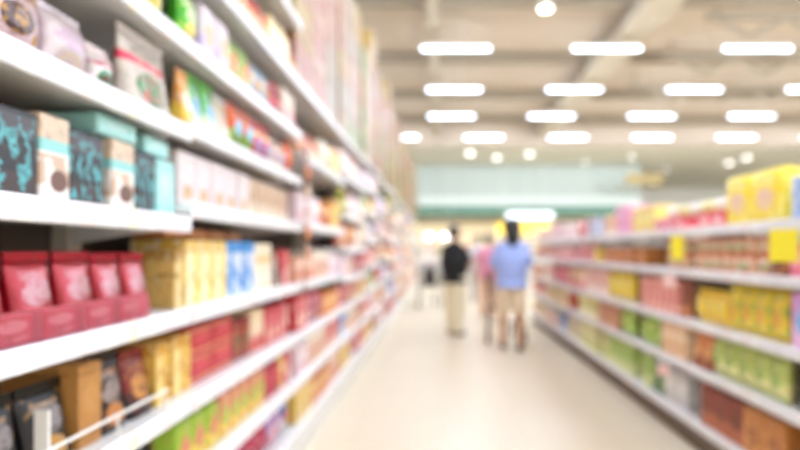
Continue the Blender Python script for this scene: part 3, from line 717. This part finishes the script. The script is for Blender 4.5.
# ------------------------------------------------------------------ people
def remeshed(mb, name, mat, parent, vox=.009, smooth=4):
    ob = mb.obj(name + '_src', None)
    r = ob.modifiers.new('r', 'REMESH'); r.mode = 'VOXEL'; r.voxel_size = vox; r.use_smooth_shade = True
    s = ob.modifiers.new('s', 'SMOOTH'); s.iterations = smooth; s.factor = .5
    dg = bpy.context.evaluated_depsgraph_get()
    me = bpy.data.meshes.new_from_object(ob.evaluated_get(dg)); me.name = name
    me.materials.clear(); me.materials.append(mat); me.shade_smooth()
    bpy.data.objects.remove(ob)
    return link(name, me, parent)
def hand(mb, wrist, f, nrm, sgn, curl=.5):
    """Palm, four fingers and a thumb; f points along the hand, nrm out of the palm."""
    f = Vector(f).normalized(); nrm = (Vector(nrm) - f * Vector(nrm).dot(f)).normalized(); s = f.cross(nrm) * sgn
    w = Vector(wrist)
    for i in range(-2, 3): mb.limb([w + f * .015 + s * i * .010, w + f * .085 + s * i * .016], [.015, .013], 8)
    for i, (ln, off) in enumerate(((.070, .030), (.080, .011), (.074, -.010), (.058, -.030))):
        p = w + f * (.088 - abs(off) * .15) + s * off; pts = [p]; a = .25 + curl * .2
        for seg in (.45, .32, .23):
            d = f * math.cos(a) + nrm * math.sin(a); p = p + d * ln * seg; pts.append(p); a += .35 + curl * .75
        mb.limb(pts, [.0095, .009, .0085, .0075], 8)
    b = w + f * .03 + s * .026; t1 = b + (f * .6 + s * .7 + nrm * .3).normalized() * .035; t2 = t1 + (f * .9 + s * .2 + nrm * .5 * (1 + curl)).normalized() * .034
    mb.limb([b, t1, t2], [.013, .0105, .009], 8)
def person(loc, rz, scale, label, skin, hairc, shirtc, legc, shoec, arms, shorts=False, stride=.0, hair='short', wide=1.0, sleeve=.6):
    o = empty('person', loc, rz, label, 'person'); o.scale = (scale,) * 3
    sk = flat('skin_' + skin, skin, .5)
    hips = [(sx * .095, 0, .90) for sx in (-1, 1)]
    legs = []
    for sx, st in ((-1, stride), (1, -stride)):
        legs.append([(sx * .095, 0, .90), (sx * .10, st * .45 + .02, .50), (sx * .10, st - .01, .085)])
    b = MB()
    W = wide
    tor = [(.84, .15, .11), (.93, .172, .12), (1.06, .145 * W, .105 * W), (1.2, .152 * W, .113 * W), (1.32, .168, .112), (1.40, .15, .085), (1.44, .09, .065), (1.47, .058, .058), (1.54, .055, .06)]
    el = lambda rx, ry, z, n=24: [(rx * math.cos(2 * PI * i / n), ry * math.sin(2 * PI * i / n), z) for i in range(n)]
    b.rings([el(rx, ry, z) for z, rx, ry in tor])
    b.ell((0, .015, 1.615), .075, .094, .108); b.ell((0, .04, 1.555), .055, .065, .06); b.ell((0, .112, 1.592), .013, .02, .022)
    for sx in (-1, 1): b.ell((sx * .077, .0, 1.60), .012, .02, .032)
    for leg, st in zip(legs, (stride, -stride)):
        b.limb(leg, [.085, .058, .042]); hh = Vector(leg[2]); b.limb([leg[2], hh + Vector((0, .015, -.045)), hh + Vector((0, .16, -.060))], [.042, .038, .026])
    sl = []
    for sx, (elb, wr, f, nrm, cu) in zip((-1, 1), arms):
        sh = (sx * .185, 0, 1.375); b.limb([sh, elb, wr], [.054, .042, .030]); hand(b, wr, f, nrm, sx, cu); sl.append((sh, elb))
    remeshed(b, 'body', sk, o)
    c = MB()
    c.rings([el(rx * 1.07 + .016, ry * 1.08 + .018, z) for z, rx, ry in [(.82, .19, .15)] + tor[1:6]] + [el(.088, .084, 1.452), el(.076, .076, 1.472)])
    for sh, elb in sl:
        e = Vector(sh).lerp(Vector(elb), sleeve); c.limb([Vector(sh) + Vector((-.012 if sh[0] > 0 else .012, 0, -.012)), e], [.064, .06])
    remeshed(c, 'shirt', flat('cloth_' + shirtc, shirtc, .8), o)
    t = MB(); t.rings([el(.182, .138, .80), el(.19, .145, .92), el(.178, .132, 1.0)])
    for leg in legs:
        h, k, a = [Vector(p) for p in leg]
        if shorts: t.limb([h, h.lerp(k, .85)], [.105, .10])
        else: t.limb([h, k, a + Vector((0, 0, .02))], [.115, .096, .078])
    remeshed(t, 'shorts' if shorts else 'trousers', flat('cloth_' + legc, legc, .8), o)
    for leg in legs:
        a = Vector(leg[2]); s = MB(); s.limb([a + Vector((0, -.03, -.045)), a + Vector((0, .06, -.045)), a + Vector((0, .165, -.052))], [.038, .042, .032])
        s.v = [(x, y, max(z, .001)) for x, y, z in s.v]
        remeshed(s, 'shoe', flat('shoe_' + shoec, shoec, .5), o)
    hm = MB(); hm.ell((0, -.012, 1.642), .092, .103, .10)
    if hair == 'long': hm.ell((0, -.025, 1.635), .125, .12, .118); hm.limb([(0, -.06, 1.62), (0, -.09, 1.5), (0, -.10, 1.42)], [.12, .105, .065])
    elif hair == 'bun': hm.ell((0, -.09, 1.70), .045, .045, .045); hm.ell((0, -.04, 1.58), .07, .06, .07)
    else: hm.ell((0, -.045, 1.59), .072, .058, .07)
    remeshed(hm, 'hair', flat('hair_' + hairc, hairc, .5), o)
    for sx in (-1, 1):
        e = MB().ell((sx * .03, .094, 1.607), .011, .009, .009).obj('eye', flat('eye_white', 'f0ece6', .2), o, True); MB().ell((sx * .03, .1015, 1.607), .005, .003, .005).obj('iris', flat('iris_dark', '2a1c14', .2), e, True)
    MB().ell((0, .1, 1.545), .022, .006, .008).obj('mouth', flat('lips', 'b06860', .5), o, True)
    return o
push = [((-.25, .05, 1.12), (-.20, .30, 1.055), (.15, 1, -.1), (0, 0, -1), 1.0), ((.25, .05, 1.12), (.20, .30, 1.055), (-.15, 1, -.1), (0, 0, -1), 1.0)]
down = [((-.235, -.02, 1.11), (-.245, .06, .87), (0, .2, -1), (1, 0, 0), .4), ((.235, -.02, 1.11), (.245, .06, .87), (0, .2, -1), (-1, 0, 0), .4)]
hold = [((-.22, .02, 1.11), (-.12, .22, 1.08), (.5, 1, .2), (.6, 0, 1), .8), ((.23, .06, 1.11), (.14, .27, 1.12), (-.3, 1, .3), (-.6, 0, 1), .8)]
person((.22, 7.95, 0), -PI / 2 + .95, .97, 'person in black short-sleeved top and cream trousers standing in the aisle', 'b98468', '2a1c18', '121113', 'efe4c4', '6a4436', hold, stride=.04, wide=1.4, sleeve=.75)
WX, WY = .93, 6.75
person((WX, WY, 0), .03, .985, 'person in light blue top and beige shorts pushing a trolley, seen from behind', 'c89878', '201818', '9fb2ea', 'e6d2b4', '5a4038', push, shorts=True, stride=.07, hair='long', wide=1.3, sleeve=.9)
person((.93, 10.0, 0), .0, .93, 'person in pink top walking beyond the person in blue', 'c89878', '3a2820', 'e090a8', 'e8bfa0', '8a6a5a', down, stride=.06, hair='bun')
person((.95, 13.0, 0), .2, .97, 'person in grey top, the farthest one down the aisle', 'c89878', '4a3c34', 'c4c8cc', 'b8b0a8', '6a6260', down, stride=.05)

# ------------------------------------------------------------------ trolleys
chrome = flat('trolley_wire', '5a5654', .35, 1); rub = flat('black_rubber', '2a2624', .6); hred = flat('handle_plastic', 'a83a34', .4)
def trolley(loc, rz, label):
    o = empty('shopping_trolley', loc, rz, label, 'trolley', 'shopping trolleys')
    bw = MB()
    def rect(y0, y1, w0, w1, z): return [(-w0, y0, z), (w0, y0, z), (w1, y1, z), (-w1, y1, z)]
    for k in range(8):
        t = k / 7; q = rect(-.02 + .06 * t * 0, .62 + .18 * t, .23 + .04 * t, .17 + .04 * t, .48 + .46 * t); bw.tube(q + [q[0]], .0045 if k not in (0, 7) else .008, 6)
    lo, hi = rect(-.02, .62, .23, .17, .48), rect(-.02, .80, .27, .21, .94)
    for e in range(4):
        for j in range(9):
            t = j / 9; a = Vector(lo[e]).lerp(Vector(lo[(e + 1) % 4]), t); b = Vector(hi[e]).lerp(Vector(hi[(e + 1) % 4]), t); bw.tube([a, b], .003, 6)
    for j in range(1, 9):
        t = j / 9; bw.tube([Vector(lo[0]).lerp(Vector(lo[3]), t), Vector(lo[1]).lerp(Vector(lo[2]), t)], .003, 6)
    bw.obj('basket', chrome, o)
    fr = MB()
    for sx in (-1, 1):
        fr.tube([(sx * .26, -.12, 1.02), (sx * .25, -.03, .94), (sx * .24, .0, .5), (sx * .26, .02, .16)], .012); fr.tube([(sx * .26, .02, .17), (sx * .2, .66, .2)], .012); fr.tube([(sx * .2, .62, .48), (sx * .2, .5, .19)], .010)
    fr.tube([(-.2, .66, .2), (.2, .66, .2)], .012); fr.obj('frame', chrome, o)
    MB().tube([(-.27, -.12, 1.02), (.27, -.12, 1.02)], .016, 12).obj('handle', hred, o)
    for sx, y in ((-.26, .04), (.26, .04), (-.19, .64), (.19, .64)):
        c = MB().box(sx - .022, sx + .022, y - .018, y + .018, .10, .18, .004).box(sx - .022, sx - .017, y - .02, y + .02, .05, .12).box(sx + .017, sx + .022, y - .02, y + .02, .05, .12).obj('caster', chrome, o)
        MB().lathe([(.06, -.016), (.066, -.012), (.066, .012), (.06, .016)], 18, M=Matrix.Translation((sx, y, .066)) @ Matrix.Rotation(PI / 2, 4, 'Y')).obj('wheel', rub, c)
    return o
trolley((WX, WY + .48, 0), .03, 'wire shopping trolley pushed by the person in blue')
trolley((-.22, 11.7, 0), .15, 'wire shopping trolley standing by the left shelves beyond the person in black')
def lumpy(name, loc, dims, mat, label):
    o = empty(name, loc, .2, label, 'bag')
    rs = []
    for k in range(8):
        t = k / 7; e = .75 + .3 * math.sin(PI * t) - .25 * t
        rs.append([(x + R.uniform(-.01, .01), y + R.uniform(-.01, .01), dims[2] * t) for x, y in sup(dims[0] / 2 * e, dims[1] / 2 * e, 3)])
    MB().rings(rs).obj('body', mat, o, True)
    for sx in (-1, 1): MB().tube([(sx * .05, -.05, dims[2] * .97), (sx * .04, -.03, dims[2] + .09), (sx * .04, .03, dims[2] + .09), (sx * .05, .05, dims[2] * .97)], .008).obj('handle', mat, o)
lumpy('shopping_bag', (-.24, 11.92, .49), (.28, .24, .42), flat('dark_brown_cloth', '3a2420', .8), 'dark brown cloth bag inside the trolley by the left shelves')
lumpy('shopping_bag', (-.28, 12.18, .49), (.20, .18, .30), flat('dark_red_cloth', '8a3a38', .8), 'dark red bag inside the trolley by the left shelves')

# ------------------------------------------------------------------ light, camera, view
w = bpy.data.worlds.new('World'); SC.world = w; w.use_nodes = True
w.node_tree.nodes['Background'].inputs[0].default_value = (1, .96, .9, 1); w.node_tree.nodes['Background'].inputs[1].default_value = .3
cd = bpy.data.cameras.new('Camera'); cam = bpy.data.objects.new('Camera', cd); COL.objects.link(cam); SC.camera = cam
cam.location = (0, 0, 1.3); cam.rotation_euler = (PI / 2, 0, 0)
cd.sensor_width = 36; cd.lens = 23.4; cd.shift_x = -.05; cd.shift_y = 25 / 800; cd.clip_start = .02; cd.clip_end = 100
cd.dof.use_dof = True; cd.dof.focus_distance = .64; cd.dof.aperture_fstop = 1.5
vs = SC.view_settings; vs.view_transform = 'Standard'; vs.look = 'None'; vs.gamma = 1; vs.use_curve_mapping = False; vs.exposure = 0.6
SC.cycles.use_denoising = True
SC.cycles.max_bounces = 8; SC.cycles.diffuse_bounces = 5; SC.cycles.sample_clamp_indirect = 8; SC.cycles.sample_clamp_direct = 6
print('KINDS', NAMES)
